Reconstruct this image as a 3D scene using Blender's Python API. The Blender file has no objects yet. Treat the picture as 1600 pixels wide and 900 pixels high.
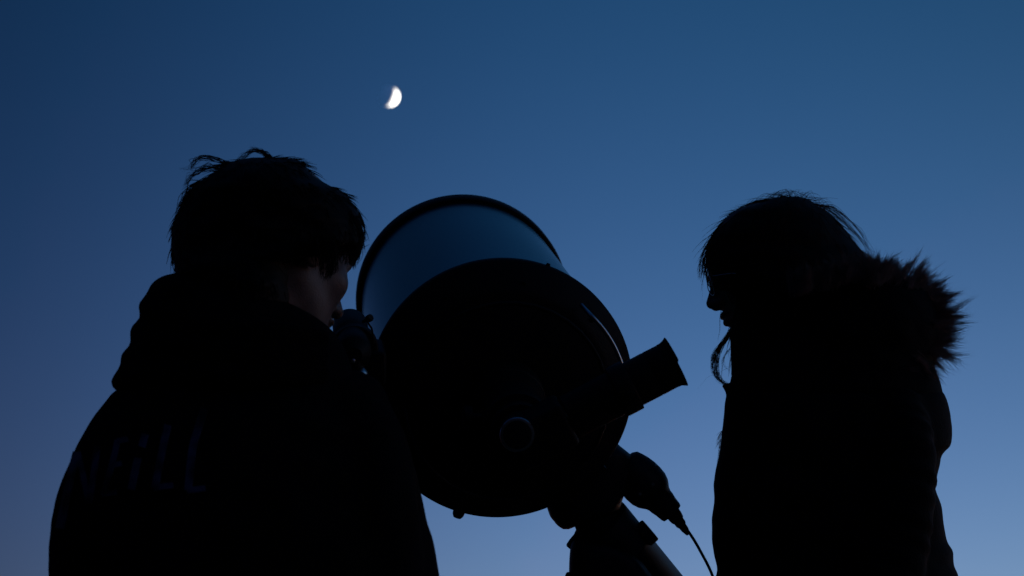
import bpy, bmesh, math, random
import numpy as np
from mathutils import Vector, Matrix, noise
from mathutils.bvhtree import BVHTree

random.seed(7); np.random.seed(7)
sc = bpy.context.scene
COL = sc.collection

# ------------------------------------------------------------------ camera
CAM = Vector((0, 0, 0.62)); PITCH = math.radians(20); HF = math.radians(30)
F = 800 / math.tan(HF / 2)
FW = Vector((0, math.cos(PITCH), math.sin(PITCH)))
UP = Vector((0, -math.sin(PITCH), math.cos(PITCH)))
RT = Vector((1, 0, 0))
cd = bpy.data.cameras.new('camera'); cam = bpy.data.objects.new('camera', cd); COL.objects.link(cam)
cam.location = CAM; cam.rotation_euler = (math.radians(90) + PITCH, 0, 0)
cd.sensor_width = 36; cd.angle = HF; cd.clip_start = 0.05; cd.clip_end = 40000
cd.dof.use_dof = True; cd.dof.focus_distance = 2.85; cd.dof.aperture_fstop = 6.8
sc.camera = cam

# ------------------------------------------------------------------ dusk sky and sun (below the horizon)
SUN_EL, SUN_AZ = math.radians(-5), math.radians(60)
EXPO = 3.0
w = bpy.data.worlds.new('World'); sc.world = w; w.use_nodes = True
nt = w.node_tree; N = nt.nodes; L = nt.links
bg = N['Background']
sky = N.new('ShaderNodeTexSky'); sky.sky_type = 'NISHITA'; sky.sun_disc = False
sky.sun_elevation = SUN_EL; sky.sun_rotation = SUN_AZ
sky.ozone_density = 3.2; sky.air_density = 1.4; sky.dust_density = 0
tint = N.new('ShaderNodeMix'); tint.data_type = 'RGBA'; tint.blend_type = 'MULTIPLY'; tint.inputs[0].default_value = 1
L.new(sky.outputs[0], tint.inputs[6]); 
# vignette put into the sky colour: brightest straight ahead, dimmer to both sides
tc = N.new('ShaderNodeTexCoord'); sp = N.new('ShaderNodeSeparateXYZ'); L.new(tc.outputs['Generated'], sp.inputs[0])
# low haze: the glow is stronger and redder towards the horizon
mz = N.new('ShaderNodeMapRange'); L.new(sp.outputs[2], mz.inputs[0]); mz.inputs[1].default_value = 0.05; mz.inputs[2].default_value = 0.60
hz = N.new('ShaderNodeValToRGB'); L.new(mz.outputs[0], hz.inputs[0]); hz.color_ramp.interpolation = 'EASE'
hz.color_ramp.elements[0].color = (0.94 * 2.02 / 2, 1.37 * 1.24 / 2, 1.0 * 1.33 / 2, 1)
hz.color_ramp.elements[1].color = (0.94 * 0.47 / 2, 1.37 * 0.83 / 2, 1.0 * 0.72 / 2, 1)
L.new(hz.outputs[0], tint.inputs[7])
ab = N.new('ShaderNodeMath'); ab.operation = 'SUBTRACT'; L.new(sp.outputs[0], ab.inputs[0]); ab.inputs[1].default_value = 0.0
ab2 = N.new('ShaderNodeMath'); ab2.operation = 'ABSOLUTE'; L.new(ab.outputs[0], ab2.inputs[0])
mr = N.new('ShaderNodeMapRange'); mr.interpolation_type = 'SMOOTHSTEP'
L.new(ab2.outputs[0], mr.inputs[0])
mr.inputs[1].default_value = 0.0; mr.inputs[2].default_value = 0.42
mr.inputs[3].default_value = 1.45; mr.inputs[4].default_value = 0.82
mul = N.new('ShaderNodeVectorMath'); mul.operation = 'SCALE'
L.new(tint.outputs[2], mul.inputs[0]); L.new(mr.outputs[0], mul.inputs[3])
L.new(mul.outputs[0], bg.inputs[0]); bg.inputs[1].default_value = 2 * 15.2 / 2 ** EXPO

sd = bpy.data.lights.new('sun', 'SUN'); sun = bpy.data.objects.new('sun', sd); COL.objects.link(sun)
sd.energy = 5; sd.angle = math.radians(0.53); sd.color = (1, 0.95, 0.88)
LAMP_EL = math.radians(-10)   # the glow of the sky texture fades out below -6 degrees; the sunlight on the moon comes from a little lower
sdir = Vector((math.cos(LAMP_EL) * math.sin(SUN_AZ), math.cos(LAMP_EL) * math.cos(SUN_AZ), math.sin(LAMP_EL)))
sun.rotation_euler = sdir.to_track_quat('Z', 'Y').to_euler()
sc.view_settings.view_transform = 'Standard'; sc.view_settings.look = 'None'
sc.view_settings.exposure = EXPO; sc.view_settings.gamma = 1
sc.cycles.transparent_max_bounces = 8

# ------------------------------------------------------------------ helpers
def P(px, py, d):
    px, py, d = float(px), float(py), float(d)
    return CAM + d * (FW + RT * ((px - 800) / F) + UP * ((450 - py) / F))
def PY(px, py, Y):
    px, py, Y = float(px), float(py), float(Y)
    r = FW + RT * ((px - 800) / F) + UP * ((450 - py) / F)
    return CAM + r * (Y / r.y)
def depthY(py, Y):
    py, Y = float(py), float(Y)
    return Y / (FW + UP * ((450 - py) / F)).y

def mat(name, col, rough=0.8, metal=0.0, spec=0.5, noise_amt=0.25, scale=30, bump=0.0, bscale=200, coat=0.0, sheen=0.0):
    m = bpy.data.materials.new(name); m.use_nodes = True
    n = m.node_tree.nodes; l = m.node_tree.links; b = n['Principled BSDF']
    t = n.new('ShaderNodeTexNoise'); t.inputs['Scale'].default_value = scale; t.inputs['Detail'].default_value = 5
    c = n.new('ShaderNodeTexCoord'); l.new(c.outputs['Object'], t.inputs['Vector'])
    r = n.new('ShaderNodeValToRGB'); l.new(t.outputs['Fac'], r.inputs[0])
    r.color_ramp.elements[0].position = 0.3; r.color_ramp.elements[1].position = 0.7
    r.color_ramp.elements[0].color = (*[v * (1 - noise_amt) for v in col], 1)
    r.color_ramp.elements[1].color = (*[min(1, v * (1 + noise_amt)) for v in col], 1)
    l.new(r.outputs[0], b.inputs['Base Color'])
    b.inputs['Roughness'].default_value = rough; b.inputs['Metallic'].default_value = metal
    b.inputs['Specular IOR Level'].default_value = spec; b.inputs['Coat Weight'].default_value = coat
    b.inputs['Sheen Weight'].default_value = sheen
    if bump:
        t2 = n.new('ShaderNodeTexNoise'); t2.inputs['Scale'].default_value = bscale; l.new(c.outputs['Object'], t2.inputs['Vector'])
        bp = n.new('ShaderNodeBump'); bp.inputs['Strength'].default_value = bump; bp.inputs['Distance'].default_value = 0.003
        l.new(t2.outputs['Fac'], bp.inputs['Height']); l.new(bp.outputs[0], b.inputs['Normal'])
    return m

M = dict(
    skin=mat('skin', (0.16, 0.115, 0.11), 0.55, noise_amt=0.12, scale=60, bump=0.2, bscale=400),
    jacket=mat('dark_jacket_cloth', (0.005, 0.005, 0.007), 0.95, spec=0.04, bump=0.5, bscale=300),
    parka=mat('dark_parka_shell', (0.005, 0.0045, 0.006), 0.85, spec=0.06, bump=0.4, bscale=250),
    trousers=mat('dark_denim', (0.016, 0.018, 0.03), 0.9, spec=0.15, bump=0.4, bscale=500),
    hair_m=mat('black_brown_hair', (0.006, 0.005, 0.005), 0.6, spec=0.12, scale=200),
    hair_w=mat('dark_brown_hair', (0.04, 0.014, 0.008), 0.5, spec=0.15, scale=200),
    fur=mat('brown_fur', (0.34, 0.25, 0.23), 0.6, spec=0.3, scale=40, noise_amt=0.5),
    letter=mat('grey_print', (0.06, 0.065, 0.12), 0.7, spec=0.2, noise_amt=0.4, scale=25),
    tube=mat('tube_paint', (0.012, 0.11, 0.14), 0.24, metal=0.8, spec=0.4, noise_amt=0.12, scale=5, coat=0.12),
    cast=mat('black_cast_metal', (0.005, 0.005, 0.008), 0.6, spec=0.2, bump=0.25, bscale=600),
    black=mat('black_anodised', (0.006, 0.006, 0.008), 0.5, spec=0.2),
    rubber=mat('black_rubber', (0.015, 0.015, 0.016), 0.8, spec=0.3, bump=0.2, bscale=500),
    steel=mat('brushed_steel', (0.6, 0.66, 0.70), 0.30, metal=1.0, noise_amt=0.1),
    chrome=mat('chrome', (0.7, 0.72, 0.76), 0.3, metal=1.0, noise_amt=0.05),
    mount=mat('mount_paint', (0.012, 0.016, 0.022), 0.5, spec=0.25, bump=0.15, bscale=500),
    glass=mat('coated_glass', (0.01, 0.015, 0.02), 0.05, spec=0.8),
    ground=mat('dark_soil', (0.045, 0.04, 0.03), 0.95, spec=0.1, scale=0.8, noise_amt=0.5, bump=0.8, bscale=6),
    lens=mat('eye', (0.02, 0.02, 0.02), 0.1),
)

n_ = M['letter'].node_tree.nodes; r_ = [q for q in n_ if q.type == 'VALTORGB'][0]
r_.color_ramp.elements[0].position = 0.38; r_.color_ramp.elements[1].position = 0.62
r_.color_ramp.elements[0].color = (0.008, 0.008, 0.012, 1); r_.color_ramp.elements[1].color = (0.09, 0.10, 0.20, 1)
for key, tr_ in (('fur', (0.60, 0.48, 0.46)), ('hair_w', (0.34, 0.13, 0.085))):   # thin hairs let some sky light through
    n_ = M[key].node_tree.nodes; l_ = M[key].node_tree.links
    t_ = n_.new('ShaderNodeBsdfTranslucent'); t_.inputs[0].default_value = (*tr_, 1)
    x_ = n_.new('ShaderNodeMixShader'); x_.inputs[0].default_value = 0.6
    l_.new(n_['Principled BSDF'].outputs[0], x_.inputs[1]); l_.new(t_.outputs[0], x_.inputs[2]); l_.new(x_.outputs[0], n_['Material Output'].inputs[0])

def link(name, me, m, parent=None, smooth=True, inv=None):
    if inv is not None: me.transform(inv)
    me.materials.clear(); me.materials.append(m)
    if smooth:
        me.polygons.foreach_set('use_smooth', [True] * len(me.polygons))
        if len(me.polygons) < 60000 and name not in ('hair_strands', 'fur_trim', 'fur_edging', 'body', 'jacket', 'parka', 'hood'):
            b_ = bmesh.new(); b_.from_mesh(me)
            for e in b_.edges:
                if len(e.link_faces) == 2 and e.calc_face_angle(0) > 0.6: e.smooth = False
            b_.to_mesh(me); b_.free()
    o = bpy.data.objects.new(name, me); COL.objects.link(o)
    if parent is not None: o.parent = parent
    return o
def empty(name, loc, label, cat, M4=None, group=None):
    o = bpy.data.objects.new(name, None); COL.objects.link(o); o.empty_display_size = 0.1
    o.matrix_world = M4 if M4 is not None else Matrix.Translation(loc)
    o['label'] = label; o['category'] = cat
    if group: o['group'] = group
    return o
def mesh(verts, faces):
    me = bpy.data.meshes.new('m'); me.from_pydata([tuple(v) for v in verts], [], faces); me.update(); return me
def fix(me):
    bm = bmesh.new(); bm.from_mesh(me); bmesh.ops.recalc_face_normals(bm, faces=bm.faces); bm.to_mesh(me); bm.free(); return me
def joinm(ms):
    bm = bmesh.new()
    for m in ms: bm.from_mesh(m)
    me = bpy.data.meshes.new('m'); bm.to_mesh(me); bm.free(); return me

def interp(rows, n):
    """rows of numbers keyed by first column -> n smooth rows (monotone-ish Catmull-Rom)"""
    A = np.array(rows, float); t = A[:, 0]; q = np.linspace(t[0], t[-1], n); out = [q]
    for c in range(1, A.shape[1]):
        y = A[:, c]; m = np.gradient(y, t)
        d = np.diff(y) / np.diff(t)
        for i in range(len(y)):
            lo = d[i - 1] if i > 0 else d[0]; hi = d[i] if i < len(d) else d[-1]
            if lo * hi <= 0 and 0 < i < len(y) - 1: m[i] = 0
            else:
                lim = 2.5 * min(abs(lo), abs(hi)) if 0 < i < len(y) - 1 else abs(m[i])
                m[i] = np.clip(m[i], -lim, lim)
        k = np.clip(np.searchsorted(t, q, side='right') - 1, 0, len(t) - 2)
        h = t[k + 1] - t[k]; s = (q - t[k]) / h
        out.append((2*s**3-3*s**2+1)*y[k] + (s**3-2*s**2+s)*h*m[k] + (-2*s**3+3*s**2)*y[k+1] + (s**3-s**2)*h*m[k+1])
    return np.array(out).T

def loft(rows, n=60, seg=48, ex=2.2, wr=0.0, wf=8, seed=0):
    """rows: (py, x_left, x_right, Y of centre, half depth): a rounded solid built from cross-sections"""
    R = interp(rows, n); V = []
    for (py, xl, xr, Y, b) in R:
        if wr and py > 600:      # small creases along the cloth's edge
            xl += 1.5 * noise.fractal(Vector((seed, float(py) / 26, 1.5)), 0.8, 2.1, 3)
            xr += 1.5 * noise.fractal(Vector((seed, float(py) / 26, 7.5)), 0.8, 2.1, 3)
        cx, hw = (xl + xr) / 2, max((xr - xl) / 2, 0.5)
        dc = depthY(py, Y)
        for k in range(seg):
            a = 2 * math.pi * k / seg; c, s = math.cos(a), math.sin(a)
            X = math.copysign(abs(c) ** (2 / ex), c); D = math.copysign(abs(s) ** (2 / ex), s)
            d = dc + b * D; p = P(cx + hw * X, py, d)
            if wr:
                f = noise.fractal(Vector((p.x * wf + seed, p.y * wf, p.z * wf * 1.3)), 0.7, 2.2, 3)
                d += wr * f * (1 - abs(X) ** 4) ; p = P(cx + hw * X, py, d)
            V.append(p)
    Fc = []
    for i in range(len(R) - 1):
        for k in range(seg):
            a, b2 = i * seg + k, i * seg + (k + 1) % seg
            Fc.append((a, b2, b2 + seg, a + seg))
    Fc.append(tuple(range(seg))); Fc.append(tuple(range((len(R) - 1) * seg, len(R) * seg))[::-1])
    return fix(mesh(V, Fc))

def lathe(prof, seg=48, capped=True):
    """profile of (r, z) round local Z"""
    V, Fc = [], []
    for r, z in prof:
        for k in range(seg):
            a = 2 * math.pi * k / seg; V.append((max(r, 1e-5) * math.cos(a), max(r, 1e-5) * math.sin(a), z))
    for i in range(len(prof) - 1):
        for k in range(seg):
            a, b = i * seg + k, i * seg + (k + 1) % seg
            Fc.append((a, b, b + seg, a + seg))
    if capped:
        Fc.append(tuple(range(seg))); Fc.append(tuple(range((len(prof) - 1) * seg, len(prof) * seg))[::-1])
    return fix(mesh(V, Fc))
def axis_mat(p0, direction, upv=Vector((0, 0, 1))):
    z = direction.normalized(); x = upv.cross(z)
    if x.length < 1e-3: x = Vector((1, 0, 0))
    x.normalize(); y = z.cross(x)
    m = Matrix((x, y, z)).transposed().to_4x4(); m.translation = p0; return m
def lathe_at(p0, direction, prof, seg=40):
    me = lathe(prof, seg); me.transform(axis_mat(p0, direction)); return me
def rbox(sx, sy, sz, bev=0.004, seg=3, mtx=None):
    bm = bmesh.new(); bmesh.ops.create_cube(bm, size=1, matrix=Matrix.Diagonal((sx, sy, sz, 1)))
    bmesh.ops.bevel(bm, geom=bm.edges[:], offset=bev, segments=seg, affect='EDGES', profile=0.6)
    me = bpy.data.meshes.new('m'); bm.to_mesh(me); bm.free()
    if mtx is not None: me.transform(mtx)
    return me
def tubes(lines, sides=3):
    """lines: list of (points, radii) -> one mesh of tapered strands"""
    V, Fc = [], []
    for pts, rad in lines:
        pts = [Vector(p) for p in pts]; n = len(pts); base = len(V)
        for i, p in enumerate(pts):
            t = (pts[min(i + 1, n - 1)] - pts[max(i - 1, 0)])
            if t.length < 1e-9: t = Vector((0, 0, 1))
            t.normalize(); a = t.orthogonal() if i == 0 else (a - t * a.dot(t))
            a.normalize(); b = t.cross(a)
            r = rad[i] if hasattr(rad, '__len__') else rad
            for k in range(sides):
                g = 2 * math.pi * k / sides; V.append(p + a * (r * math.cos(g)) + b * (r * math.sin(g)))
        for i in range(n - 1):
            for k in range(sides):
                q, s = base + i * sides + k, base + i * sides + (k + 1) % sides
                Fc.append((q, s, s + sides, q + sides))
        Fc.append(tuple(base + k for k in range(sides))); Fc.append(tuple(base + (n - 1) * sides + k for k in range(sides))[::-1])
    return mesh(V, Fc)
def smooth_path(pts, n=16):
    A = [[i] + list(p) for i, p in enumerate(pts)]
    return [Vector(r[1:]) for r in interp(A, n)]
def remesh(me, voxel, smooth=4):
    o = bpy.data.objects.new('tmp', me); COL.objects.link(o)
    r = o.modifiers.new('r', 'REMESH'); r.mode = 'VOXEL'; r.voxel_size = voxel
    s = o.modifiers.new('s', 'SMOOTH'); s.factor = 0.5; s.iterations = smooth
    dg = bpy.context.evaluated_depsgraph_get(); dg.update()
    out = bpy.data.meshes.new_from_object(o.evaluated_get(dg)); bpy.data.objects.remove(o); return out

# signed-distance modelling with surface nets
def surface_nets(f, lo, hi, h):
    ax = [np.arange(lo[i], hi[i] + h, h) for i in range(3)]
    X, Y, Z = np.meshgrid(*ax, indexing='ij'); v = f(X, Y, Z); s = v < 0
    n = v.shape; cells = np.array(n) - 1
    acc = np.zeros((*cells, 3)); cnt = np.zeros(cells)
    cor = [(i, j, k) for i in (0, 1) for j in (0, 1) for k in (0, 1)]
    sl = lambda c: v[c[0]:c[0] + cells[0], c[1]:c[1] + cells[1], c[2]:c[2] + cells[2]]
    for a in cor:
        for d in range(3):
            if a[d] == 0:
                b = list(a); b[d] = 1; va, vb = sl(a), sl(b); m = (va < 0) != (vb < 0)
                t = np.where(m, va / np.where(m, va - vb, 1), 0)
                for q in range(3): acc[..., q] += np.where(m, a[q] + (t if q == d else 0), 0)
                cnt += m
    act = cnt > 0; idx = -np.ones(cells, int); idx[act] = np.arange(act.sum())
    I = np.argwhere(act); pos = (I + acc[act] / cnt[act][:, None]) * h + np.array(lo)
    faces = []
    for d in range(3):
        e, g = [q for q in range(3) if q != d]
        A = [slice(None)] * 3; B = [slice(None)] * 3; A[d] = slice(0, -1); B[d] = slice(1, None)
        ch = s[tuple(A)] != s[tuple(B)]; E = np.argwhere(ch)
        ok = (E[:, e] > 0) & (E[:, g] > 0) & (E[:, e] < n[e] - 1) & (E[:, g] < n[g] - 1); E = E[ok]
        def at(de, dg2):
            q = E.copy(); q[:, e] -= de; q[:, g] -= dg2; return idx[q[:, 0], q[:, 1], q[:, 2]]
        faces.append(np.stack([at(1, 1), at(0, 1), at(0, 0), at(1, 0)], 1))
    return fix(mesh(pos.tolist(), np.concatenate(faces).tolist()))
def smin(a, b, k):
    h = np.clip(0.5 + 0.5 * (b - a) / k, 0, 1); return b * (1 - h) + a * h - k * h * (1 - h)
def ell(X, Y, Z, c, r):
    x, y, z = (X - c[0]) / r[0], (Y - c[1]) / r[1], (Z - c[2]) / r[2]
    k0 = np.sqrt(x*x + y*y + z*z); k1 = np.sqrt((x / r[0])**2 + (y / r[1])**2 + (z / r[2])**2) + 1e-9
    return k0 * (k0 - 1) / k1
def cap(X, Y, Z, a, b, r1, r2):
    a, b = np.array(a, float), np.array(b, float); d = b - a
    t = np.clip(((X - a[0]) * d[0] + (Y - a[1]) * d[1] + (Z - a[2]) * d[2]) / (d @ d), 0, 1)
    return np.sqrt((X - a[0] - t*d[0])**2 + (Y - a[1] - t*d[1])**2 + (Z - a[2] - t*d[2])**2) - (r1 + (r2 - r1) * t)

def head_mesh(neck_to=(-0.05, 0, -0.24), female=False, chest=True):
    """head, neck and shoulders core, one continuous surface. +X face, +Z up"""
    k = 0.92 if female else 1.0
    def f(X, Y, Z):
        X, Y, Z = X / k, Y / k, Z / k
        v = ell(X, Y, Z, (-0.015, 0, 0.035), (0.097, 0.075, 0.087))
        v = smin(v, ell(X, Y, Z, (0.03, 0, -0.025), (0.06, 0.06, 0.085)), 0.03)
        for s in (-1, 1):
            v = smin(v, cap(X, Y, Z, (-0.002, s*0.05, -0.05), (0.066, s*0.012, -0.102), 0.016, 0.015), 0.03)
            v = smin(v, ell(X, Y, Z, (0.055, s*0.042, -0.025), (0.022, 0.02, 0.018)), 0.02)      # cheekbone
        v = smin(v, ell(X, Y, Z, (0.076, 0, -0.104), (0.014, 0.02, 0.013)), 0.015)                # chin
        v = smin(v, ell(X, Y, Z, (0.077, 0, 0.012), (0.015, 0.045, 0.011)), 0.015)                # brow
        for s in (-1, 1):                                                                          # eye sockets
            v = -smin(-v, ell(X, Y, Z, (0.092, s*0.031, -0.004), (0.014, 0.016, 0.011)), 0.012)
            v = smin(v, ell(X, Y, Z, (0.073, s*0.031, -0.005), (0.0125, 0.0125, 0.0125)), 0.003)
        v = smin(v, cap(X, Y, Z, (0.084, 0, 0.004), (0.104, 0, -0.034), 0.006, 0.0095), 0.010)    # nose
        for s in (-1, 1): v = smin(v, ell(X, Y, Z, (0.094, s*0.011, -0.038), (0.011, 0.008, 0.008)), 0.006)
        v = smin(v, ell(X, Y, Z, (0.087, 0, -0.060), (0.010, 0.022, 0.0058)), 0.006)
        v = smin(v, ell(X, Y, Z, (0.085, 0, -0.073), (0.010, 0.019, 0.0065)), 0.006)
        for s in (-1, 1):                                                                          # ears
            e = ell(X, Y - s*0.004*0, Z, (-0.006, s*0.078, -0.012), (0.019, 0.008, 0.031))
            e = -smin(-e, ell(X, Y, Z, (-0.002, s*0.088, -0.010), (0.010, 0.008, 0.018)), 0.004)
            v = smin(v, e, 0.008)
        v = smin(v, cap(X, Y, Z, (-0.03, 0, -0.06), neck_to, 0.052, 0.056), 0.03)
        if chest:
            v = smin(v, cap(X, Y, Z, (neck_to[0]-0.0, -0.05, neck_to[2]-0.04), (neck_to[0]-0.0, 0.05, neck_to[2]-0.04), 0.04, 0.04), 0.04)
        return v * k
    return surface_nets(f, (-0.17, -0.19, -0.37), (0.14, 0.19, 0.14), 0.0032)

# ------------------------------------------------------------------ setting
def disc(R, seg=96, rings=(0.002, 0.01, 0.05, 0.2, 1)):
    V = [(0, 0, 0)]; Fc = []
    for q, rr in enumerate(rings):
        for k in range(seg):
            a = 2 * math.pi * k / seg; V.append((R*rr*math.cos(a), R*rr*math.sin(a), 0))
    for k in range(seg): Fc.append((0, 1 + k, 1 + (k + 1) % seg))
    for q in range(len(rings) - 1):
        for k in range(seg):
            a, b = 1 + q*seg + k, 1 + q*seg + (k+1) % seg; Fc.append((a, a + seg, b + seg, b))
    return mesh(V, Fc)
g = link('ground', disc(3000), M['ground'], smooth=False); g['kind'] = 'structure'

# moon: a lit sphere far off; the sky's own glow lies in front of it, so its night side adds nothing to the sky
D = 6000
mc = P(607.6, 150.6, D)
bm = bmesh.new(); bmesh.ops.create_uvsphere(bm, u_segments=64, v_segments=48, radius=15.9 / F * D)
me = bpy.data.meshes.new('moon'); bm.to_mesh(me); bm.free()
mm = bpy.data.materials.new('moon_rock'); mm.use_nodes = True; n = mm.node_tree.nodes; l = mm.node_tree.links
n.remove(n['Principled BSDF']); out = n['Material Output']
df = n.new('ShaderNodeBsdfDiffuse'); tr = n.new('ShaderNodeBsdfTransparent'); ad = n.new('ShaderNodeAddShader')
tx = n.new('ShaderNodeTexNoise'); tx.inputs['Scale'].default_value = 2.2; tx.inputs['Detail'].default_value = 6
cr = n.new('ShaderNodeValToRGB'); cr.color_ramp.elements[0].color = (0.55, 0.53, 0.5, 1); cr.color_ramp.elements[1].color = (0.95, 0.93, 0.88, 1)
cr.color_ramp.elements[0].position = 0.35; cr.color_ramp.elements[1].position = 0.65
tcn = n.new('ShaderNodeTexCoord'); l.new(tcn.outputs['Generated'], tx.inputs['Vector'])
l.new(tx.outputs['Fac'], cr.inputs[0]); l.new(cr.outputs[0], df.inputs['Color'])
l.new(df.outputs[0], ad.inputs[0]); l.new(tr.outputs[0], ad.inputs[1])
mx = n.new('ShaderNodeMixShader'); ge = n.new('ShaderNodeNewGeometry'); l.new(ge.outputs['Backfacing'], mx.inputs[0])
l.new(ad.outputs[0], mx.inputs[1]); l.new(tr.outputs[0], mx.inputs[2]); l.new(mx.outputs[0], out.inputs['Surface'])
moon = link('moon', me, mm); moon.location = mc
moon['label'] = 'bright white crescent moon high in the blue dusk sky'; moon['category'] = 'moon'

# ------------------------------------------------------------------ telescope
d_r, d_f = 2.80, 3.41
Rw = P(783, 608, d_r); Fwp = P(723, 471.5, d_f)
AX = (Fwp - Rw).normalized()
TM = axis_mat(Rw, AX); TI = TM.inverted()
tel = empty('telescope', None, 'large fat tubed telescope aimed up at the sky between the two people', 'telescope', TM)
LEN = (Fwp - Rw).length
def tl(name, me, m, parent=None, world=False, smooth=True):
    if world: me.transform(TI)
    return link(name, me, m, parent or tel, smooth)
def on_plane(px, py, z):
    """world point where the line of sight through a pixel meets the telescope's cross-plane at z"""
    p0 = Rw + AX * z; r = FW + RT * ((px - 800) / F) + UP * ((450 - py) / F)
    return CAM + r * ((p0 - CAM).dot(AX) / r.dot(AX))
tube = tl('tube', lathe([(0.181, 0.012), (0.181, 0.03), (0.181, LEN - 0.012), (0.170, LEN - 0.01), (0.170, 0.03)], 160, False), M['tube'])
cell = tl('rear_cell', lathe([(0.0, -0.052), (0.10, -0.052), (0.112, -0.047), (0.150, -0.043), (0.158, -0.040), (0.180, -0.020),
     (0.1920, -0.010), (0.1945, -0.006), (0.1945, 0.008), (0.193, 0.012), (0.184, 0.018), (0.170, 0.018)], 160), M['cast'])
ringm = tl('front_ring', lathe([(0.178, LEN - 0.014), (0.187, LEN - 0.012), (0.1895, LEN - 0.006), (0.1895, LEN + 0.028), (0.187, LEN + 0.032),
     (0.172, LEN + 0.032), (0.170, LEN + 0.02), (0.170, LEN - 0.01)], 160, False), M['cast'])
tl('corrector_plate', lathe([(0, LEN + 0.016), (0.171, LEN + 0.016), (0.171, LEN + 0.021), (0, LEN + 0.021)], 96), M['glass'])
tl('secondary_housing', lathe([(0, LEN + 0.02), (0.055, LEN + 0.02), (0.055, LEN + 0.045), (0.05, LEN + 0.05), (0, LEN + 0.05)], 48), M['cast'])
# screws round the rims
screw = lathe([(0.0, -0.004), (0.0035, -0.004), (0.004, -0.002), (0.004, 0.002)], 10)
for k in range(9):
    a = 2 * math.pi * (k + 0.4) / 9
    m2 = Matrix.Translation((0.166 * math.cos(a), 0.166 * math.sin(a), -0.031))
    o = link('screw', screw if k == 0 else screw.copy(), M['black'], tel); o.matrix_local = m2
# bolt lugs on the rim of the rear cell
def rim_lug(px, py, w2, h2, name):
    p = on_plane(px, py, 0.0); c = Rw + AX * 0.0; rad = (p - c); u = rad.normalized(); base = c + u * 0.188
    tl(name, lathe_at(base, u, [(w2 * 1.15, 0), (w2 * 1.1, h2 * 0.3), (w2, h2 * 0.75), (w2 * 0.7, h2), (0, h2)], 24), M['black'], world=True)
rim_lug(715, 806, 0.0085, 0.017, 'lug')
rim_lug(855, 418, 0.0036, 0.0105, 'lug')
# curved carrying handles on the rear cell
def handle(a0, a1, R=0.145, r=0.0032, z=-0.078):
    c = Rw
    X = TM.to_3x3().col[0]; Yv = TM.to_3x3().col[1]
    pts = []
    for k in range(33):
        t = k / 32; a = a0 + (a1 - a0) * t; lift = min(1, min(t, 1 - t) * 9); lift = math.sin(lift * math.pi / 2)
        zz = -0.038 + (z + 0.038) * lift
        pts.append(c + X * (R * math.cos(a)) + Yv * (R * math.sin(a)) + AX * zz)
    return tubes([(pts, r)], 12)
def ang(px, py, z=-0.05):
    q = TI @ on_plane(px, py, z); return math.atan2(q.y, q.x)
a1, a0 = ang(905, 486), ang(968, 590)
tl('carrying_handle', handle(a0, a1, R=(TI @ on_plane(950, 525, -0.07)).to_2d().length), M['steel'], world=True)
a1, a0 = ang(600, 640), ang(640, 520)
tl('carrying_handle', handle(a0, a1 if a1 > a0 else a1 + 2 * math.pi), M['black'], world=True)
# visual back, focuser, diagonal and eyepiece
vb = tl('visual_back', lathe([(0, -0.262), (0.027, -0.262), (0.0285, -0.26), (0.0285, -0.225), (0.036, -0.224), (0.037, -0.222), (0.037, -0.205), (0.036, -0.203),
      (0.045, -0.20), (0.046, -0.197), (0.046, -0.135), (0.044, -0.132), (0.052, -0.128), (0.053, -0.10), (0.050, -0.097), (0.055, -0.094), (0.057, -0.05)], 64), M['black'])
for sgn in (-1, 1):
    m2 = axis_mat(Vector((sgn * 0.04, 0, -0.165)), Vector((sgn, 0, 0)))
    kk = lathe([(0.006, 0), (0.006, 0.018), (0.015, 0.019), (0.016, 0.021), (0.016, 0.03), (0.014, 0.032), (0, 0.032)], 28); kk.transform(m2)
    link('focus_knob', kk, M['black'], vb)
# eyepiece axis
dE = 2.555
e0 = P(1051.5, 567.5, dE); ed = (P(1051.5 - 56, 567.5 + 29, dE) - e0).normalized(); ed = (ed - AX * ed.dot(AX)).normalized()
s = dE / F   # metres per photo pixel there
diag = tl('star_diagonal', joinm([
    lathe_at(e0 + ed * (72 * s), ed, [(36 * s, 0), (40.5 * s, 0), (41.5 * s, 1.5 * s), (41.5 * s, 26 * s), (40 * s, 28 * s), (36 * s, 29 * s), (36 * s, 110 * s), (33 * s, 112 * s)], 64)]), M['black'], world=True)
ctr = e0 + ed * (235 * s)
bx = axis_mat(ctr, ed, AX)
tl('diagonal_housing', rbox(0.062, 0.062, 0.085, 0.008, 4, bx), M['cast'], world=True)
# round knob on the back of the diagonal, its rim catching the sky
pk = P(809, 681, 2.50); kd_ = (CAM - pk).normalized() * 0.6 - AX * 0.5 - FW * 0.0; kd_.normalize()
fk = tl('focus_knob', lathe_at(pk - kd_ * 0.06, kd_, [(0.020, 0), (0.020, 0.050), (0.018, 0.051), (0, 0.051)], 64), M['rubber'], world=True)
tl('knob_rim', lathe_at(pk - kd_ * 0.06, kd_, [(0.0195, 0.042), (0.0228, 0.0425), (0.0232, 0.0475), (0.0222, 0.0497), (0.0195, 0.0505)], 64), M['steel'], fk, world=True)
tl('thumbscrew', lathe_at(e0 + ed * (84 * s) - AX * 0.034, -AX, [(0.003, 0), (0.003, 0.008), (0.007, 0.009), (0.007, 0.016), (0, 0.017)], 20), M['black'], diag, world=True)
ey = tl('eyepiece', lathe_at(e0, ed, [(0, 6 * s), (22 * s, 6 * s), (24 * s, 3 * s), (35.5 * s, 4 * s), (36.5 * s, 8 * s), (36.8 * s, 34 * s), (36.2 * s, 36 * s), (36.8 * s, 38 * s), (36.5 * s, 80 * s)], 64), M['black'], world=True)
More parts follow.
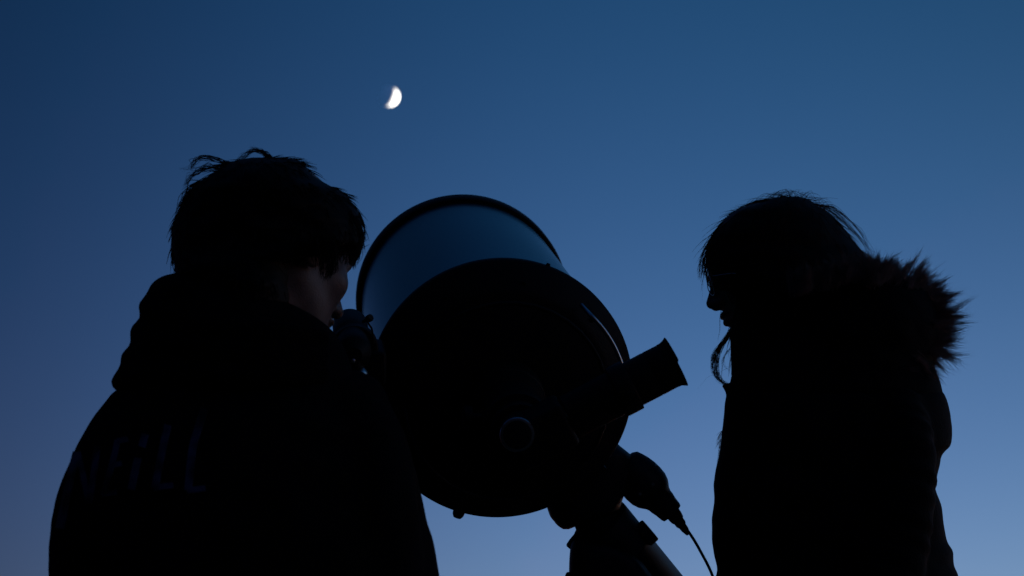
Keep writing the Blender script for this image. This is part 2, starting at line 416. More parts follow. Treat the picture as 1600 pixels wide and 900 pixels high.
# flared rubber eyecup, higher on its upper half
def eyecup():
    seg = 64; V = []; Fc = []; side = -UP * 0.888 + RT * 0.46; side = (side - ed * side.dot(ed)).normalized(); oth = ed.cross(side)
    prof = [(35.8, 12), (36.8, 10), (37.2, 4), (39.0, 0), (41.8, -4.5), (41.0, -5.2), (37, -3), (33, 3), (30, 8)]
    for r, z in prof:
        for k in range(seg):
            a = 2 * math.pi * k / seg; c = math.cos(a)   # c=1 lower side
            lift = -2.2 if c < -0.03 else 0.6
            zz = z + lift * (1 if z < 2 else 0)
            rr = r - (1.6 if c >= -0.03 and z < 6 and False else 0)
            V.append(e0 + ed * (zz * s) + side * (rr * s * c) + oth * (rr * s * math.sin(a)))
    for i in range(len(prof) - 1):
        for k in range(seg):
            a, b = i * seg + k, i * seg + (k + 1) % seg; Fc.append((a, b, b + seg, a + seg))
    return fix(mesh(V, Fc))
tl('eyecup', eyecup(), M['rubber'], ey, world=True)
# finder scope beside the man's face
fc = P(553, 550, 2.60); fs = 2.6 / F
finder = tl('finder_scope', lathe_at(fc - AX * 0.02, AX, [(0, 0), (12 * fs, 0), (13 * fs, 0.002), (24 * fs, 0.012), (27 * fs, 0.018), (27.5 * fs, 0.045), (25 * fs, 0.048), (25 * fs, 0.10), (29 * fs, 0.11), (29 * fs, 0.185), (26 * fs, 0.19), (0, 0.195)], 56), M['cast'], world=True)
fb = axis_mat(P(573, 566, 2.70), AX, UP)
tl('finder_bracket', joinm([rbox(0.052, 0.050, 0.085, 0.008, 3, fb), lathe_at(P(554, 546, 2.66), AX, [(0.02, 0), (0.031, 0), (0.033, 0.002), (0.033, 0.02), (0.031, 0.022), (0.02, 0.022)], 48)]), M['cast'], finder, world=True)
tl('bracket_arm', joinm([tubes([([P(556, 556, 2.64), P(578, 568, 2.73), P(606, 584, 2.83)], [.016, .015, .018])], 16),
    tubes([([P(552, 545, 2.70), P(580, 560, 2.79), P(612, 575, 2.88)], [.013, .012, .014])], 16)]), M['cast'], finder, world=True)
q0, q1 = P(567, 503, 2.62), P(578.5, 496.5, 2.61)
tl('thumbscrew', joinm([tubes([([q0, q0.lerp(q1, 0.75)], 0.0022)], 10), lathe_at(q0.lerp(q1, 0.62), q1 - q0, [(0.0025, 0), (0.0048, 0.0005), (0.0052, 0.002), (0.0052, 0.0068), (0.0045, 0.008), (0, 0.0082)], 18)]), M['rubber'], finder, world=True)
tl('cord', tubes([(smooth_path([P(573, 499, 2.61), P(576, 506, 2.60), P(581, 514, 2.60), P(582.5, 524, 2.61), P(584, 536, 2.63)], 20), 0.0014)], 8), M['rubber'], finder, world=True)
tl('thumbscrew', lathe_at(P(552, 563.5, 2.58), P(552, 560, 2.50) - P(552, 563, 2.58), [(0.0028, 0), (0.0030, 0.003), (0.0024, 0.0046), (0.001, 0.0054), (0, 0.0055)], 20), M['chrome'], finder, world=True)
tl('lens_cap', lathe_at(P(563, 586, 2.62), (P(560, 574, 2.50) - P(563, 586, 2.62)), [(0.0105, 0), (0.0110, 0.006), (0.0100, 0.0110), (0.0075, 0.015), (0.004, 0.0175), (0, 0.0185)], 36), M['chrome'], finder, world=True)
# dovetail bar under the tube
dv = on_plane(905, 735, 0.05); u = (dv - (Rw + AX * 0.05)).normalized()
bxm = axis_mat(Rw + AX * 0.27 + u * 0.187, AX, u)
tl('dovetail_bar', rbox(0.075, 0.022, 0.56, 0.004, 2, bxm), M['black'], world=True)

# ------------------------------------------------------------------ mount and pier
dm = 2.94; ms = dm / F
mbase = P(955, 900, dm); mbase = Vector((mbase.x, mbase.y + 0.02, 0))
MI = Matrix.Translation(-mbase)
mount = empty('telescope_mount', mbase, 'dark metal telescope mount holding the big tube on its pier', 'telescope mount')
def mp(name, me, m, parent=None): return link(name, me, m, parent or mount, True, MI)
# loft uses the Y of the centre
def Yd(py, d): return P(0, py, d).y
def drow(py, xl, xr, d, b): return (py, xl, xr, Yd(py, d), b)
mp('declination_housing', loft([drow(684, 905, 950, dm, .02), drow(690, 897, 961, dm, .04), drow(697, 890, 969, dm, .05), drow(705, 880, 979, dm, .055), drow(713, 870, 987, dm, .058), drow(735, 860, 984, dm, .06),
    drow(764, 854, 979, dm, .06), drow(780, 853, 973, dm, .06), drow(800, 857, 966, dm, .058), drow(809, 861, 948, dm, .055), drow(815, 866, 936, dm, .05), drow(819, 869, 915, dm, .045), drow(823, 873.5, 899, dm, .035), drow(827, 880, 889, dm, .012)], 70, 48, 3.2), M['mount'])
ra0 = P(934, 816, dm); rd = (P(934 + 64, 816 + 78, dm + 0.03) - ra0).normalized(); R_ = 50.5 * ms
mp('polar_axis_housing', lathe_at(ra0 - rd * 0.0, rd, [(0, 0), (R_ * 0.93, 0), (R_ * 0.99, 2 * ms), (R_, 5 * ms), (R_, 60 * ms), (R_ * 1.02, 62 * ms), (R_ * 1.02, 66 * ms), (R_, 68 * ms), (R_, 260 * ms), (R_ * 0.9, 265 * ms), (0, 265 * ms)], 72), M['mount'])
mp('neck_joint', lathe_at(P(925, 770, dm), P(934, 816, dm) - P(925, 770, dm), [(40 * ms, 0), (38 * ms, 40 * ms), (34 * ms, 60 * ms)], 40), M['mount'])
bc = P(975, 1000, dm)
mp('base_block', loft([drow(842, 897, 930, dm, .02), drow(850, 892, 950, dm, .045), drow(862, 890.5, 980, dm, .055), drow(900, 889, 1020, dm, .06), drow(1000, 889, 1060, dm, .065), drow(1080, 895, 1060, dm, .065), drow(1090, 905, 1050, dm, .05)], 50, 40, 4), M['mount'])
kd = (P(898, 843, dm) - P(925, 868, dm)).normalized()
mp('clutch_knob', lathe_at(P(920, 862, dm), (P(893, 840, dm) - P(920, 862, dm)), [(9 * ms, 0), (10 * ms, 14 * ms), (15 * ms, 18 * ms), (15.5 * ms, 20 * ms), (15.5 * ms, 32 * ms), (14 * ms, 34 * ms), (0, 34.5 * ms)], 10), M['rubber'])
mp('clutch_knob', lathe_at(P(1004, 838, dm), (P(1018, 826, dm) - P(1004, 838, dm)), [(18 * ms, 0), (20 * ms, 2 * ms), (20 * ms, 14 * ms), (18.5 * ms, 16.5 * ms), (0, 17 * ms)], 30), M['rubber'])
mp('azimuth_knob', lathe_at(P(905, 912, dm - .03), (P(884, 905, dm - .03) - P(905, 912, dm - .03)), [(6 * ms, 0), (6 * ms, 10 * ms), (12 * ms, 11 * ms), (12 * ms, 22 * ms), (10 * ms, 24 * ms), (0, 24 * ms)], 20), M['rubber'])
# motor with its plug
m0 = P(976, 725, dm); md = P(1079, 832, dm) - m0; Lp = md.length / math.hypot(103, 107)
pr = [(0, -4), (22, -4), (28, 0), (31, 8), (34, 18), (36, 30), (36.5, 42), (35.5, 54), (32, 64), (28, 70), (25, 74), (23, 79), (22.5, 84), (20.5, 93), (19.5, 103), (18, 107), (0, 107.5)]
mot = mp('drive_motor', lathe_at(m0, md, [(r * Lp, z * Lp) for r, z in pr], 48), M['mount'])
mp('motor_bracket', rbox(30 * Lp, 0.05, 42 * Lp, 0.003, 2, axis_mat(P(968, 722, dm), P(1000, 748, dm) - P(968, 722, dm), -FW)), M['mount'])
for ax2, ay2 in ((1026, 729), (1000, 772), (1020, 757)):
    mp('screw', lathe_at(P(ax2, ay2, dm - 0.034), -FW, [(0.0025, -0.004), (0.0025, 0.001), (0, 0.0015)], 10), M['chrome'], mot)
# the pier under the mount
pc = mbase
zt = P(955, 1060, dm).z
pr2 = link('pier', lathe([(0, 0.03), (0.085, 0.03), (0.085, 0.04), (0.06, 0.06), (0.057, zt - 0.06), (0.075, zt - 0.03), (0.08, zt + 0.01), (0, zt + 0.01)], 56), M['mount'], mount)
for k in range(3):
    a = math.radians(90 + 120 * k)
    c, s_ = math.cos(a), math.sin(a)
    lg = tubes([([Vector((0.05 * c, 0.05 * s_, 0.16)), Vector((0.22 * c, 0.22 * s_, 0.06)), Vector((0.36 * c, 0.36 * s_, 0.02))], [0.022, 0.02, 0.018])], 14)
    lo = link('leg', lg, M['mount'], mount)
    fo = lathe([(0, 0), (0.035, 0), (0.038, 0.006), (0.03, 0.02), (0.012, 0.03), (0, 0.03)], 24); fo.transform(Matrix.Translation((0.36 * c, 0.36 * s_, 0)))
    link('rubber_foot', fo, M['rubber'], lo)

# power cable with its moulded plug
cb = P(1060, 815, dm)
CI = Matrix.Translation(-Vector((cb.x, cb.y, cb.z)))
cabr = empty('power_cable', cb, 'thin black power cable curving down from the drive motor plug', 'cable')
c0 = P(1055, 802, dm); cdv = P(1079, 834, dm) - c0; cl = cdv.length / math.hypot(24, 32)
link('plug', lathe_at(P(1046, 795, dm), cdv, [(r * cl, z * cl) for r, z in [(15, 0), (14.5, 5), (12, 9), (11.5, 16), (10.5, 21), (9.8, 22.5), (8.6, 24), (8.4, 30), (7, 33), (6.3, 34), (6.0, 40), (4.0, 48), (3.2, 50)]], 24), M['rubber'], cabr, True, CI)
cp = [P(x, y, dm) for x, y in ((1070, 823), (1078, 834), (1087, 848), (1097, 866), (1106, 883), (1113, 899), (1119, 918), (1124, 945), (1126, 990), (1120, 1060), (1090, 1160))]
cp.append(Vector((cp[-1].x - 0.05, cp[-1].y, 0.3))); cp.append(Vector((cp[-1].x - 0.1, cp[-1].y - 0.05, 0.02)))
link('cord', tubes([(smooth_path(cp, 70), 0.0023)], 10), M['rubber'], cabr, True, CI)

# ------------------------------------------------------------------ people
def place_head(me, centre, yaw, pitch, roll=0):
    """yaw: compass of the face from +X towards +Y; pitch: nod down"""
    m = Matrix.Translation(centre) @ Matrix.Rotation(yaw, 4, 'Z') @ Matrix.Rotation(pitch, 4, 'Y') @ Matrix.Rotation(roll, 4, 'X')
    me.transform(m); return m
def surf_strands(me, n, length, rad, flow, lift, rng, filt=None, curl=0.3, npt=5):
    """short tapered hairs rooted on a surface; flow(p, n) gives the lie of the hair"""
    me.calc_loop_triangles(); pol = [p for p in me.polygons if (filt is None or filt(p.center))]
    ar = np.array([p.area for p in pol]); ar /= ar.sum(); pick = rng.choice(len(pol), n, p=ar); out = []
    for i in pick:
        p = pol[i]; vs = [me.vertices[v].co for v in p.vertices]
        ws = rng.random(len(vs)); ws /= ws.sum(); q = sum((v * float(x) for v, x in zip(vs, ws)), Vector())
        nn = p.normal.copy(); fl = flow(q, nn); fl = (fl - nn * fl.dot(nn)); fl.normalize()
        jit = Vector(rng.normal(0, 1, 3)) * 0.22; d = (fl + nn * lift * float(RU(0.2, 1.4)) + jit).normalized()
        Ln = length * float(RU(0.5, 1.3)); pts = [q - nn * 0.003]; cur = d
        for k in range(1, npt):
            cur = (cur + (fl - nn * 0.25 * k * 0.3) * curl + Vector(rng.normal(0, 1, 3)) * 0.05).normalized()
            pts.append(pts[-1] + cur * (Ln / (npt - 1)))
        r0 = rad * float(RU(0.7, 1.2)); out.append((pts, [r0, r0, r0 * 0.8, r0 * 0.5, r0 * 0.15][:npt]))
    return out
def proj(p):
    v = p - CAM; d = v.dot(FW); return 800 + F * v.dot(RT) / d, 450 - F * v.dot(UP) / d
rng = np.random.default_rng(3)
RN = lambda a, b: float(rng.normal(a, b))
RU = lambda a, b: float(rng.uniform(a, b))
def pxline(pts, Y, n=14, dy=0.0, jit=0.0):
    q = [PY(x + RN(0, 1) * jit, y + RN(0, 1) * jit, Y + dy) for x, y in pts]
    return smooth_path(q, n)
def taper(n, r): return [r * (1 - 0.85 * (i / (n - 1)) ** 2) for i in range(n)]

def trousers_mesh(x, y, ztop, yaw, spread=0.1):
    c, s_ = math.cos(yaw), math.sin(yaw)
    W = lambda a, b, z: (x + a * c - b * s_, y + a * s_ + b * c, z)
    def f(X, Y, Z):
        v = cap(X, Y, Z, W(0, -0.05, ztop), W(0, 0.05, ztop), 0.13, 0.13)
        for sd in (-1, 1):
            v = smin(v, cap(X, Y, Z, W(0, sd * spread * 0.9, ztop - 0.05), W(0.02, sd * spread, 0.5), 0.095, 0.075), 0.05)
            v = smin(v, cap(X, Y, Z, W(0.02, sd * spread, 0.5), W(-0.01, sd * (spread + 0.01), 0.09), 0.072, 0.058), 0.03)
        return v
    return surface_nets(f, (x - 0.32, y - 0.32, 0.03), (x + 0.32, y + 0.32, ztop + 0.2), 0.016)
def shoe_mesh(x, y, yaw, sd, spread=0.1):
    c, s_ = math.cos(yaw), math.sin(yaw)
    W = lambda a, b, z: (x + a * c - b * s_, y + a * s_ + b * c, z)
    def f(X, Y, Z):
        v = cap(X, Y, Z, W(-0.05, sd * (spread + .01), 0.05), W(0.15, sd * (spread + .02), 0.035), 0.045, 0.036)
        v = smin(v, cap(X, Y, Z, W(-0.03, sd * (spread + .01), 0.06), W(-0.02, sd * (spread + .01), 0.13), 0.045, 0.045), 0.03)
        return np.maximum(v, -(Z - 0.002))
    q = W(0.05, sd * spread, 0.06)
    return surface_nets(f, (q[0] - 0.2, q[1] - 0.2, -0.01), (q[0] + 0.2, q[1] + 0.2, 0.2), 0.009)

# ---- man on the left
YM = 2.30
feet = Vector((PY(385, 1000, YM).x - 0.02, YM, 0))
man = empty('person', feet, 'person in a hooded dark jacket leaning towards the finder, seen from behind on the left', 'person')
I1 = Matrix.Translation(-feet)
def mn(name, me, m, parent=None): return link(name, me, m, parent or man, True, I1)
YAWM = math.radians(45)
hm = head_mesh(neck_to=(-0.03, 0, -0.18))
HM = place_head(hm, PY(440, 399, YM + 0.015), YAWM, math.radians(12), 0)
mn('body', hm, M['skin'])
hr = loft([(246, 395, 440, YM, .012), (249, 375, 462, YM, .045), (254, 360, 470, YM, .07), (262, 345, 479, YM, .088), (275, 325, 491, YM, .100), (292, 303, 519, YM, .105), (302, 294, 538, YM, .102), (315, 286, 549, YM, .102),
    (330, 278, 560, YM, .098), (345, 272, 565, YM, .098), (368, 268, 566, YM, .098), (385, 267, 562, YM, .098), (398, 269, 530, YM, .100), (408, 271, 468, YM, .102), (420, 273, 464, YM, .104), (440, 278, 462, YM, .104), (462, 288, 461, YM, .102), (480, 300, 455, YM, .095), (500, 320, 430, YM, .05)], 90, 72, 2.1, 0.012, 22)
hair_m = mn('hair', hr.copy(), M['hair_m'])
crown = PY(400, 265, YM); down = Vector((0, 0, -1))
def flow_m(q, nn):
    r = (q - crown); r.z *= 0.6; return r.normalized() * 0.8 + down * 0.9 + Vector((0.25, 0, 0))
st = surf_strands(hr, 5200, 0.027, 0.00085, flow_m, 0.18, rng, filt=lambda c: not (proj(c)[0] > 452 and proj(c)[1] > 398))
Ls = []
def bunch(pts, k, jit, r, Y, lo=-0.03, hi=0.03):
    for _ in range(k):
        q = pxline(pts, Y, 14, float(RU(lo, hi)), jit); Ls.append((q, taper(14, r * float(RU(0.6, 1.2)))))
# wind-lifted tufts on the crown
bunch([(450, 262), (428, 250), (416, 240), (407, 236), (396, 236), (383, 243), (372, 252), (363, 262)], 19, 2.4, 0.00050, YM)
bunch([(440, 262), (418, 248), (408, 237), (398, 232), (392, 229)], 9, 1.8, 0.00037, YM)
bunch([(395, 262), (360, 256), (341, 252), (322, 247), (306, 251), (300, 258), (298, 264)], 19, 2.7, 0.00050, YM)
bunch([(380, 270), (345, 262), (325, 262), (308, 268), (296, 278), (290, 292)], 19, 3.0, 0.00056, YM)
bunch([(370, 275), (340, 268), (318, 264), (300, 263), (282, 265)], 7, 2.2, 0.00031, YM)
bunch([(330, 285), (305, 290), (290, 306), (280, 325), (273, 342)], 21, 3.3, 0.00056, YM)
bunch([(310, 310), (290, 325), (277, 345), (268, 365)], 17, 3.0, 0.00050, YM)
# fringe over the brow
for x0 in range(8):
    bunch([(530 + x0 * 3, 318 + x0 * 3), (552 + x0, 345), (565, 372), (560 - x0, 398), (556 - x0 * 1.5, 414 + RU(-6, 6))], 8, 2.2, .0010, YM, -0.05, 0.05)
bunch([(530, 355), (542, 382), (547, 400), (549, 413)], 16, 1.8, .0010, YM, -0.05, 0.05)
bunch([(535, 360), (548, 385), (552, 402), (553, 418)], 14, 2.0, .0010, YM, -0.06, 0.06)
bunch([(545, 318), (562, 335), (570, 358), (569, 374), (563, 386)], 8, 1.5, .0008, YM)
# hair in front of the ear
for x0 in range(6):
    bunch([(486 + x0 * 6, 370), (494 + x0 * 6, 395), (500 + x0 * 5, 415 + x0), (502 + x0 * 3, 440 - abs(x0 - 2) * 3)], 8, 2.5, .0010, YM, -0.095, -0.085)
stm = joinm([tubes(st), tubes(Ls)])
o = mn('hair_strands', stm, M['hair_m'], None); o.parent = hair_m; o['kind'] = 'stuff'

jk = loft([(578, 300, 560, YM + .02, .06), (592, 225, 588, YM + .01, .10), (608, 183, 600, YM, .12), (625, 166, 608, YM, .13), (640, 154, 614, YM - .005, .14), (660, 141, 624, YM - .01, .15), (680, 129, 633, YM - .01, .155), (705, 116, 640, YM - .015, .16), (730, 105, 648, YM - .02, .165),
    (750, 96.5, 653, YM - .02, .168), (772, 89, 658, YM - .02, .17), (795, 83, 663, YM - .02, .17), (820, 79, 669, YM - .02, .17), (840, 77.5, 676, YM - .02, .17), (860, 76.5, 680, YM - .02, .17), (900, 76, 686, YM - .02, .17), (960, 80, 694, YM - .02, .165), (1080, 92, 690, YM - .02, .16), (1200, 105, 670, YM - .02, .165), (1290, 110, 665, YM - .02, .165), (1300, 125, 650, YM - .02, .14)],
    130, 90, 2.3, 0.010, 9, 3)
arm1 = tubes([(smooth_path([PY(540, 650, YM - .02), PY(568, 720, YM - .08), PY(585, 820, YM - .10), PY(600, 960, YM - .10), PY(560, 1080, YM - .14)], 16), [0.04, .05, .056, .058, .058, .057, .055, .054, .053, .052, .05, .05, .049, .048, .047, .044])], 20)
arm2 = tubes([(smooth_path([PY(225, 660, YM + .05), PY(170, 740, YM + .04), PY(150, 850, YM + .03), PY(160, 960, YM + .02), PY(230, 1080, YM - .06)], 16), [0.04, .045, .05, .05, .05, .05, .05, .05, .05, .05, .05, .05, .049, .048, .047, .044])], 20)
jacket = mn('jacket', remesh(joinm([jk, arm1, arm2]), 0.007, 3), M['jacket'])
hd = loft([(424, 285, 330, YM - .01, .03), (430, 258, 345, YM - .01, .055), (440, 240, 375, YM - .01, .08), (452, 232, 405, YM - .01, .095), (466, 228.5, 440, YM - .01, .105), (482, 228, 470, YM - .01, .112), (492, 227.5, 488, YM - .01, .115), (500, 222.5, 500, YM, .118), (515, 213, 518, YM, .12),
    (530, 207.5, 530, YM, .12), (550, 200, 541, YM, .12), (566, 193, 547, YM, .12), (580, 182, 551, YM, .12), (592, 174.5, 556, YM, .12), (600, 173, 560, YM, .115), (606, 176, 560, YM, .11), (614, 190, 555, YM, .10), (622, 230, 530, YM, .07)], 90, 80, 2.3, 0.016, 13, 9)
# folds of the hood lying round the neck
fold = [tubes([(smooth_path([PY(260, 470 + k * 38, YM + .09), PY(236 - k * 14, 480 + k * 40, YM), PY(300, 505 + k * 40, YM - .105), PY(420, 520 + k * 34, YM - .118), PY(510, 535 + k * 22, YM - .09)], 20), 0.016)], 14) for k in range(3)]
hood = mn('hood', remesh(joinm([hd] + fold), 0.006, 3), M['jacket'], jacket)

# collar edge, print across the back
jw = jacket.data.copy(); jw.transform(I1.inverted())
bvh = BVHTree.FromPolygons([v.co for v in jw.vertices], [p.vertices[:] for p in jw.polygons])
def ribbon(pts, w0, w1=None, n=18, m=6):
    w1 = w1 or w0; path = interp([[i, *p] for i, p in enumerate(pts)], n)[:, 1:] if len(pts) > 1 else None
    V, Fc = [], []
    for i in range(n):
        a = path[max(i - 1, 0)]; b = path[min(i + 1, n - 1)]; t = (b - a) / (np.linalg.norm(b - a) + 1e-9); nn = np.array((-t[1], t[0]))
        ww = w0 + (w1 - w0) * i / (n - 1)
        for k in range(m):
            q = path[i] + nn * ww * (k / (m - 1) - 0.5)
            r = (FW + RT * ((float(q[0]) - 800) / F) + UP * ((450 - float(q[1])) / F)).normalized()
            hit = bvh.ray_cast(CAM, r)
            if hit[0] is None: V.append(None)
            else: V.append(hit[0] + hit[1] * 0.0022)
    for i in range(n - 1):
        for k in range(m - 1):
            f4 = (i * m + k, i * m + k + 1, (i + 1) * m + k + 1, (i + 1) * m + k)
            if all(V[j] is not None for j in f4): Fc.append(f4)
    V = [v if v is not None else Vector((0, 0, 0)) for v in V]
    me = mesh(V, Fc); bm = bmesh.new(); bm.from_mesh(me)
    bmesh.ops.delete(bm, geom=[v for v in bm.verts if not v.link_faces], context='VERTS')
    bmesh.ops.recalc_face_normals(bm, faces=bm.faces)
    ext = bmesh.ops.solidify(bm, geom=bm.faces[:], thickness=0.0012); bm.to_mesh(me); bm.free(); return me
letters = [
    [([(123, 708), (113, 750), (97, 826)], 11, 13), ([(124, 708), (134, 750), (141, 786)], 9, 8), ([(155, 700), (149, 742), (142, 788)], 9, 9)],
    [([(186, 690), (178, 725), (164, 776)], 9, 9), ([(186, 692), (202, 688)], 9, 9), ([(176, 730), (192, 726)], 8, 8), ([(162, 774), (184, 770)], 9, 9)],
    [([(229, 680), (223, 701)], 11, 11), ([(217, 718), (207, 766)], 11, 11)],
    [([(264, 666), (254, 710), (244, 764)], 11, 11), ([(242, 764), (272, 760)], 10, 9)],
    [([(320, 642), (303, 700), (295, 768)], 12, 12), ([(293, 768), (322, 764)], 10, 9)],
]
for lt in letters:
    mn('printed_letter', joinm([ribbon(*a) for a in lt]), M['letter'], jacket)
zt = PY(385, 1280, YM).z
mn('trousers', trousers_mesh(feet.x, feet.y, zt, YAWM), M['trousers'])
for sd_ in (-1, 1): mn('shoe', shoe_mesh(feet.x, feet.y, YAWM, sd_), M['rubber'])

# ---- woman on the right
YW = 2.87
feet2 = Vector((PY(1300, 1000, YW).x, YW, 0))
wom = empty('person', feet2, 'person in profile on the right, long dark hair and parka with fur-trimmed hood', 'person')
I2 = Matrix.Translation(-feet2)
def wn(name, me, m, parent=None): return link(name, me, m, parent or wom, True, I2)
hw_ = head_mesh(neck_to=(-0.075, 0, -0.22), female=True)
HW = place_head(hw_, PY(1192, 424, YW), math.radians(180), math.radians(15))
wn('body', hw_, M['skin'])
hl = loft([(307, 1222, 1248, YW, .012), (309, 1208, 1258, YW, .045), (313, 1196, 1266, YW, .065), (320, 1176, 1276, YW, .080), (328, 1153, 1289, YW, .09), (338, 1139, 1302, YW, .094), (350, 1127, 1313, YW, .097), (365, 1115, 1325, YW, .098),
    (380, 1107, 1337, YW, .095), (395, 1103, 1350, YW, .096), (412, 1103, 1362, YW, .096), (428, 1108, 1372, YW, .095), (440, 1113, 1380, YW, .094), (450, 1119, 1385, YW, .092), (465, 1135, 1390, YW, .088), (490, 1142, 1390, YW, .08), (530, 1141, 1385, YW, .07), (560, 1142, 1380, YW, .07), (595, 1144, 1380, YW, .07), (640, 1160, 1350, YW, .05)], 90, 72, 2.1, 0.006, 25)
hair_w = wn('hair', hl.copy(), M['hair_m'])
crw = PY(1250, 320, YW)
def flow_w(q, nn):
    r = (q - crw); return r.normalized() * 0.7 + down * 0.9
st = surf_strands(hl, 5200, 0.045, 0.0005, flow_w, 0.10, rng)
Ls = []
YM_keep = YM
bunch([(1240, 309), (1180, 316), (1135, 342), (1108, 378), (1096, 405), (1092, 420), (1094, 436)], 14, 1.6, .00055, YW, -.03, .03)
bunch([(1200, 318), (1140, 345), (1110, 385), (1099, 412), (1099, 430)], 22, 1.8, .0006, YW, -.03, .03)
bunch([(1150, 345), (1112, 385), (1103, 420), (1106, 440), (1115, 458)], 12, 1.2, .0007, YW, -.04, .04)
bunch([(1110, 400), (1104, 432), (1108, 446), (1118, 462)], 8, .8, .0006, YW, -.02, .02)
bunch([(1100, 400), (1096, 430), (1097, 470)], 1, .5, .0002, YW)
# flyaways over the crown and down the back
for k in range(70):
    x0 = RU(1165, 1300); t = (x0 - 1165) / 135; y0 = 320 - 14 * math.sin(math.pi * min(1, t * 1.15)) + 22 * max(0, t - .6)
    ln = RU(12, 34); up_ = RU(2, 13)
    bunch([(x0 - 6, y0 + 5), (x0 + ln * .35, y0 - up_ * .8), (x0 + ln * .7, y0 - up_ + 3 * t), (x0 + ln, y0 - up_ * .5 + 14 * t)], 1, 1.2, .00035, YW, -.05, .05)
for k in range(34):
    b = RU(-3, 12)
    bunch([(1262 + RU(-10, 18), 318), (1292 + b * .5, 326 - b * .35), (1318 + b * .7, 346 - b * .5), (1342 + b * .6, 372 - b * .6), (1360 + RU(-6, 10), 396)], 1, 1.4, .00038, YW, -.05, .05)
# strand by the mouth and the lock blown round under the chin
bunch([(1130, 470), (1124, 500), (1125, 515), (1121, 532)], 2, .8, .0003, YW)
for k in range(60):
    w0 = RU(-1, 1)
    a = 5.6 * w0
    bunch([(1150, 500), (1137 + a * .3, 527), (1124 + a * .8, 543), (1117.5 + a, 562), (1117.5 + a, 578), (1122 + a * .7, 590), (1131 + a * .3, 599), (1146, 603)], 1, 1.5, .0004, YW, -.012, .012)
bunch([(1140, 548), (1131, 556), (1129, 568), (1134, 575), (1145, 576)], 6, 2.2, .00025, YW, -.02, .02)
bunch([(1143, 545), (1134, 552), (1128, 580), (1128, 600)], 2, .6, .0003, YW, -.02, .02)
bunch([(1136, 575), (1118, 585), (1104, 590), (1090, 608)], 1, .8, .0002, YW)
o = wn('hair_strands', joinm([tubes(st), tubes(Ls)]), M['hair_w'], hair_w); o['kind'] = 'stuff'

pk = loft([(596, 1150, 1400, YW, .05), (601, 1127.5, 1440, YW, .08), (606, 1129, 1462, YW, .10), (611, 1134, 1473, YW, .11), (616, 1135.5, 1476, YW, .118), (624, 1133, 1479.5, YW, .125), (640, 1131.5, 1483.5, YW, .13), (655, 1130.5, 1486, YW, .135), (668, 1129.5, 1487.5, YW, .135), (680, 1127, 1488, YW, .14), (692, 1125.5, 1487.5, YW, .14), (701, 1124.5, 1483, YW, .14),
    (708, 1123, 1473, YW, .14), (718, 1121.5, 1470, YW, .14), (732, 1118.5, 1467.5, YW, .135), (749, 1115.5, 1464, YW, .14), (763, 1114.5, 1461, YW, .145), (772, 1115.5, 1464, YW, .145), (787, 1116, 1470, YW, .14), (803, 1113.5, 1473, YW, .14), (820, 1112, 1475.5, YW, .145), (838, 1111.5, 1479, YW, .145), (850, 1113, 1482, YW, .14), (858, 1114.5, 1488.5, YW, .14), (866, 1116, 1490.5, YW, .145), (886, 1119.5, 1491.5, YW, .145),
    (893, 1120, 1496, YW, .145), (905, 1116, 1499, YW, .145), (960, 1108, 1502, YW, .15), (1100, 1105, 1500, YW, .15), (1260, 1110, 1495, YW, .155), (1275, 1130, 1480, YW, .13)], 150, 90, 2.4, 0.012, 10, 30)
arm = tubes([(smooth_path([PY(1390, 640, YW - .06), PY(1405, 700, YW - .10), PY(1402, 800, YW - .12), PY(1385, 900, YW - .13), PY(1350, 1010, YW - .16)], 30), [0.05 + 0.006 * math.sin(i * 1.3) ** 2 for i in range(30)])], 22)
armf = tubes([(smooth_path([PY(1390, 640, YW + .06), PY(1405, 700, YW + .10), PY(1402, 800, YW + .11), PY(1385, 900, YW + .11), PY(1350, 1010, YW + .10)], 30), [0.05 + 0.006 * math.sin(i * 1.3) ** 2 for i in range(30)])], 22)
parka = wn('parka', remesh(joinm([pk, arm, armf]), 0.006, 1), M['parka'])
hk = loft([(420, 1330, 1375, YW, .03), (425, 1305, 1395, YW, .06), (433, 1285, 1415, YW, .08), (443, 1265, 1432, YW, .095), (455, 1250, 1450, YW, .11), (475, 1240, 1461, YW, .12), (500, 1225, 1467, YW, .125), (525, 1200, 1468, YW, .125), (545, 1180, 1462, YW, .12), (560, 1165, 1458, YW, .12), (575, 1150, 1461, YW, .12), (590, 1142, 1467, YW, .12), (605, 1140, 1472, YW, .12), (625, 1150, 1474, YW, .11), (645, 1200, 1460, YW, .06)], 90, 72, 2.3, 0.01, 14, 5)
hood2 = wn('hood', remesh(hk, 0.006, 2), M['parka'], parka)
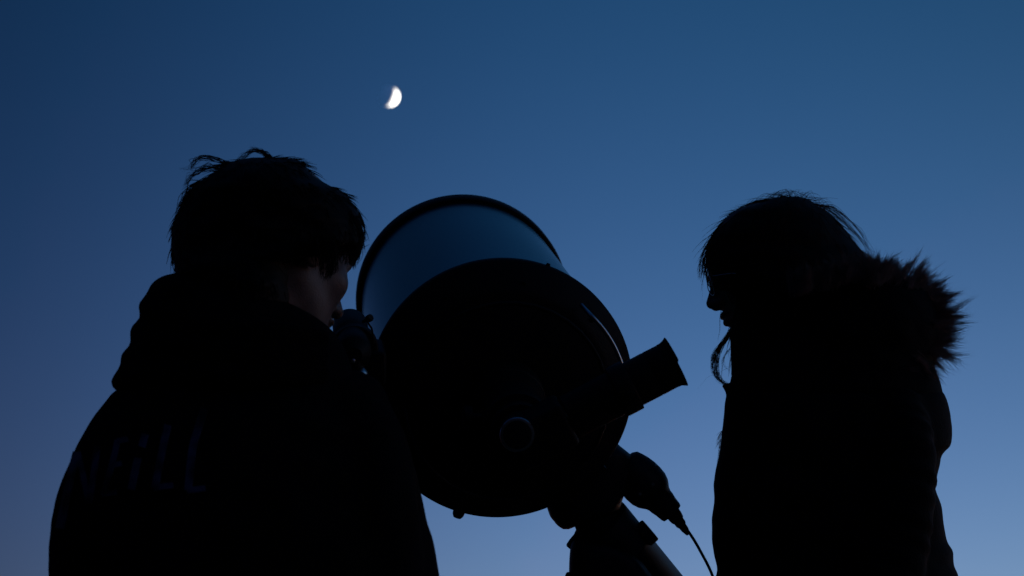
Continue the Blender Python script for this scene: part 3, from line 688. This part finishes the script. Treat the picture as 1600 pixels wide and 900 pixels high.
# fur trim: clumped tapering hairs along the hood's edge, near side, round the back, far side
ctl = [(1236, 452, -.105), (1262, 446, -.115), (1290, 438, -.115), (1320, 433, -.11), (1348, 430, -.10), (1378, 431, -.08), (1405, 438, -.055), (1430, 451, -.02), (1449, 465, 0), (1457, 490, .0), (1459, 512, .0), (1455, 532, .0), (1444, 549, -.01), (1424, 560, -.03), (1395, 566, -.06)]
path = interp([[i, *c] for i, c in enumerate(ctl)], 120)[:, 1:]
hc = (1352, 520)
fur = []; clumps = 260
pathf = [(c[0], c[1], -c[2] + .0) for c in path[:70]]
allp = [tuple(p) for p in path] * 1
def fur_clump(x, y, dY, scale=1.0, nh=32):
    x, y, dY, = float(x), float(y), float(dY)
    vx, vy = x - hc[0], (y - hc[1]); m_ = math.hypot(vx, vy) + 1e-6; vx /= m_; vy /= m_
    if x < 1340: vx, vy = vx * .25 + .05, -1 * .9
    root = PY(x, y, YW + dY)
    dr = (RT * vx - UP * vy); side = RT * (-vy) - UP * vx
    tdir = (dr + side * RN(0, .20) + FW * (RN(0, .40) + dY * 2.0)).normalized()
    Ln = scale * RU(.026, .056) * (1.0 + 0.45 * noise.noise(Vector((x * .045, y * .045, dY * 12)))) * (0.62 if x < 1400 else 0.95)
    bend = side * RN(0, .010) + Vector((0, 0, -1)) * RU(-.003, .005)
    tip = root + tdir * Ln
    for _ in range(nh):
        rr = root + side * RN(0, .0042) + FW * RN(0, .006) - dr * RU(.0, .014)
        tt = tip + Vector(rng.normal(0, 1, 3)) * .0022 + tdir * (Ln * RN(0, .13))
        pts = []
        for k in range(5):
            t = k / 4; pts.append(rr.lerp(tt, t) + bend * (t * t) + dr * (.006 * t * (1 - t)))
        r0 = RU(.00021, .00042); fur.append((pts, [r0, r0, r0 * .8, r0 * .5, r0 * .08]))
for k in range(clumps):
    i = rng.integers(0, len(path)); x, y, dY = path[i]
    fur_clump(x + RN(0, 4), y + RN(0, 4), dY + RN(0, .018))
for k in range(90):
    x, y, dY = pathf[rng.integers(0, len(pathf))]
    fur_clump(x + RN(0, 4), y + RN(0, 4), dY + RN(0, .015))
for k in range(26):
    fur_clump(RU(1338, 1366), RU(416, 430), RN(0, .05), 0.95)
for k in range(60):
    i = rng.integers(40, 105); x, y, dY = path[i]
    fur_clump(x, y, dY + RN(0, .02), 1.22, 4)
o = wn('fur_trim', tubes(fur), M['fur'], hood2); o['kind'] = 'stuff'
# fluff at the front opening
fl = []
for k in range(40):
    y = RU(668, 716); x = 1131 - (y - 668) * .13; r = PY(x, y, YW + RN(0, .02)); t = PY(x - RU(5, 12) * (1 if y < 690 else .5), y + RU(8, 18), YW + RN(0, .02))
    fl.append(([r, r.lerp(t, .5) + Vector((-.0012, 0, 0)), t], [.0004, .0003, .0001]))
o = wn('fur_edging', tubes(fl), M['fur'], parka); o['kind'] = 'stuff'
# thin wire glasses
gl = []
for sy in (-1, 1):
    c0 = PY(1111, 446, YW + sy * .031); ring = []
    for k in range(29):
        a = 2 * math.pi * k / 28
        ring.append(c0 + Vector((-.0045 * math.sin(a) - .002 * math.cos(a) ** 2, .021 * math.cos(a), .0150 * math.sin(a))))
    gl.append((ring, .0007))
    e = c0 + Vector((.001, sy * .021, .008)); gl.append((smooth_path([e, e + Vector((.03, sy * .012, 0)), PY(1192, 448, YW + sy * .069)], 12), .0008))
gl.append((smooth_path([PY(1109, 444, YW - .010), PY(1108, 441, YW), PY(1109, 444, YW + .010)], 8), .0008))
wn('glasses', tubes(gl, 8), M['steel'])
zt = PY(1300, 1260, YW).z
wn('trousers', trousers_mesh(feet2.x, feet2.y, zt, math.pi), M['trousers'])
for sd_ in (-1, 1): wn('shoe', shoe_mesh(feet2.x, feet2.y, math.pi, sd_), M['rubber'])
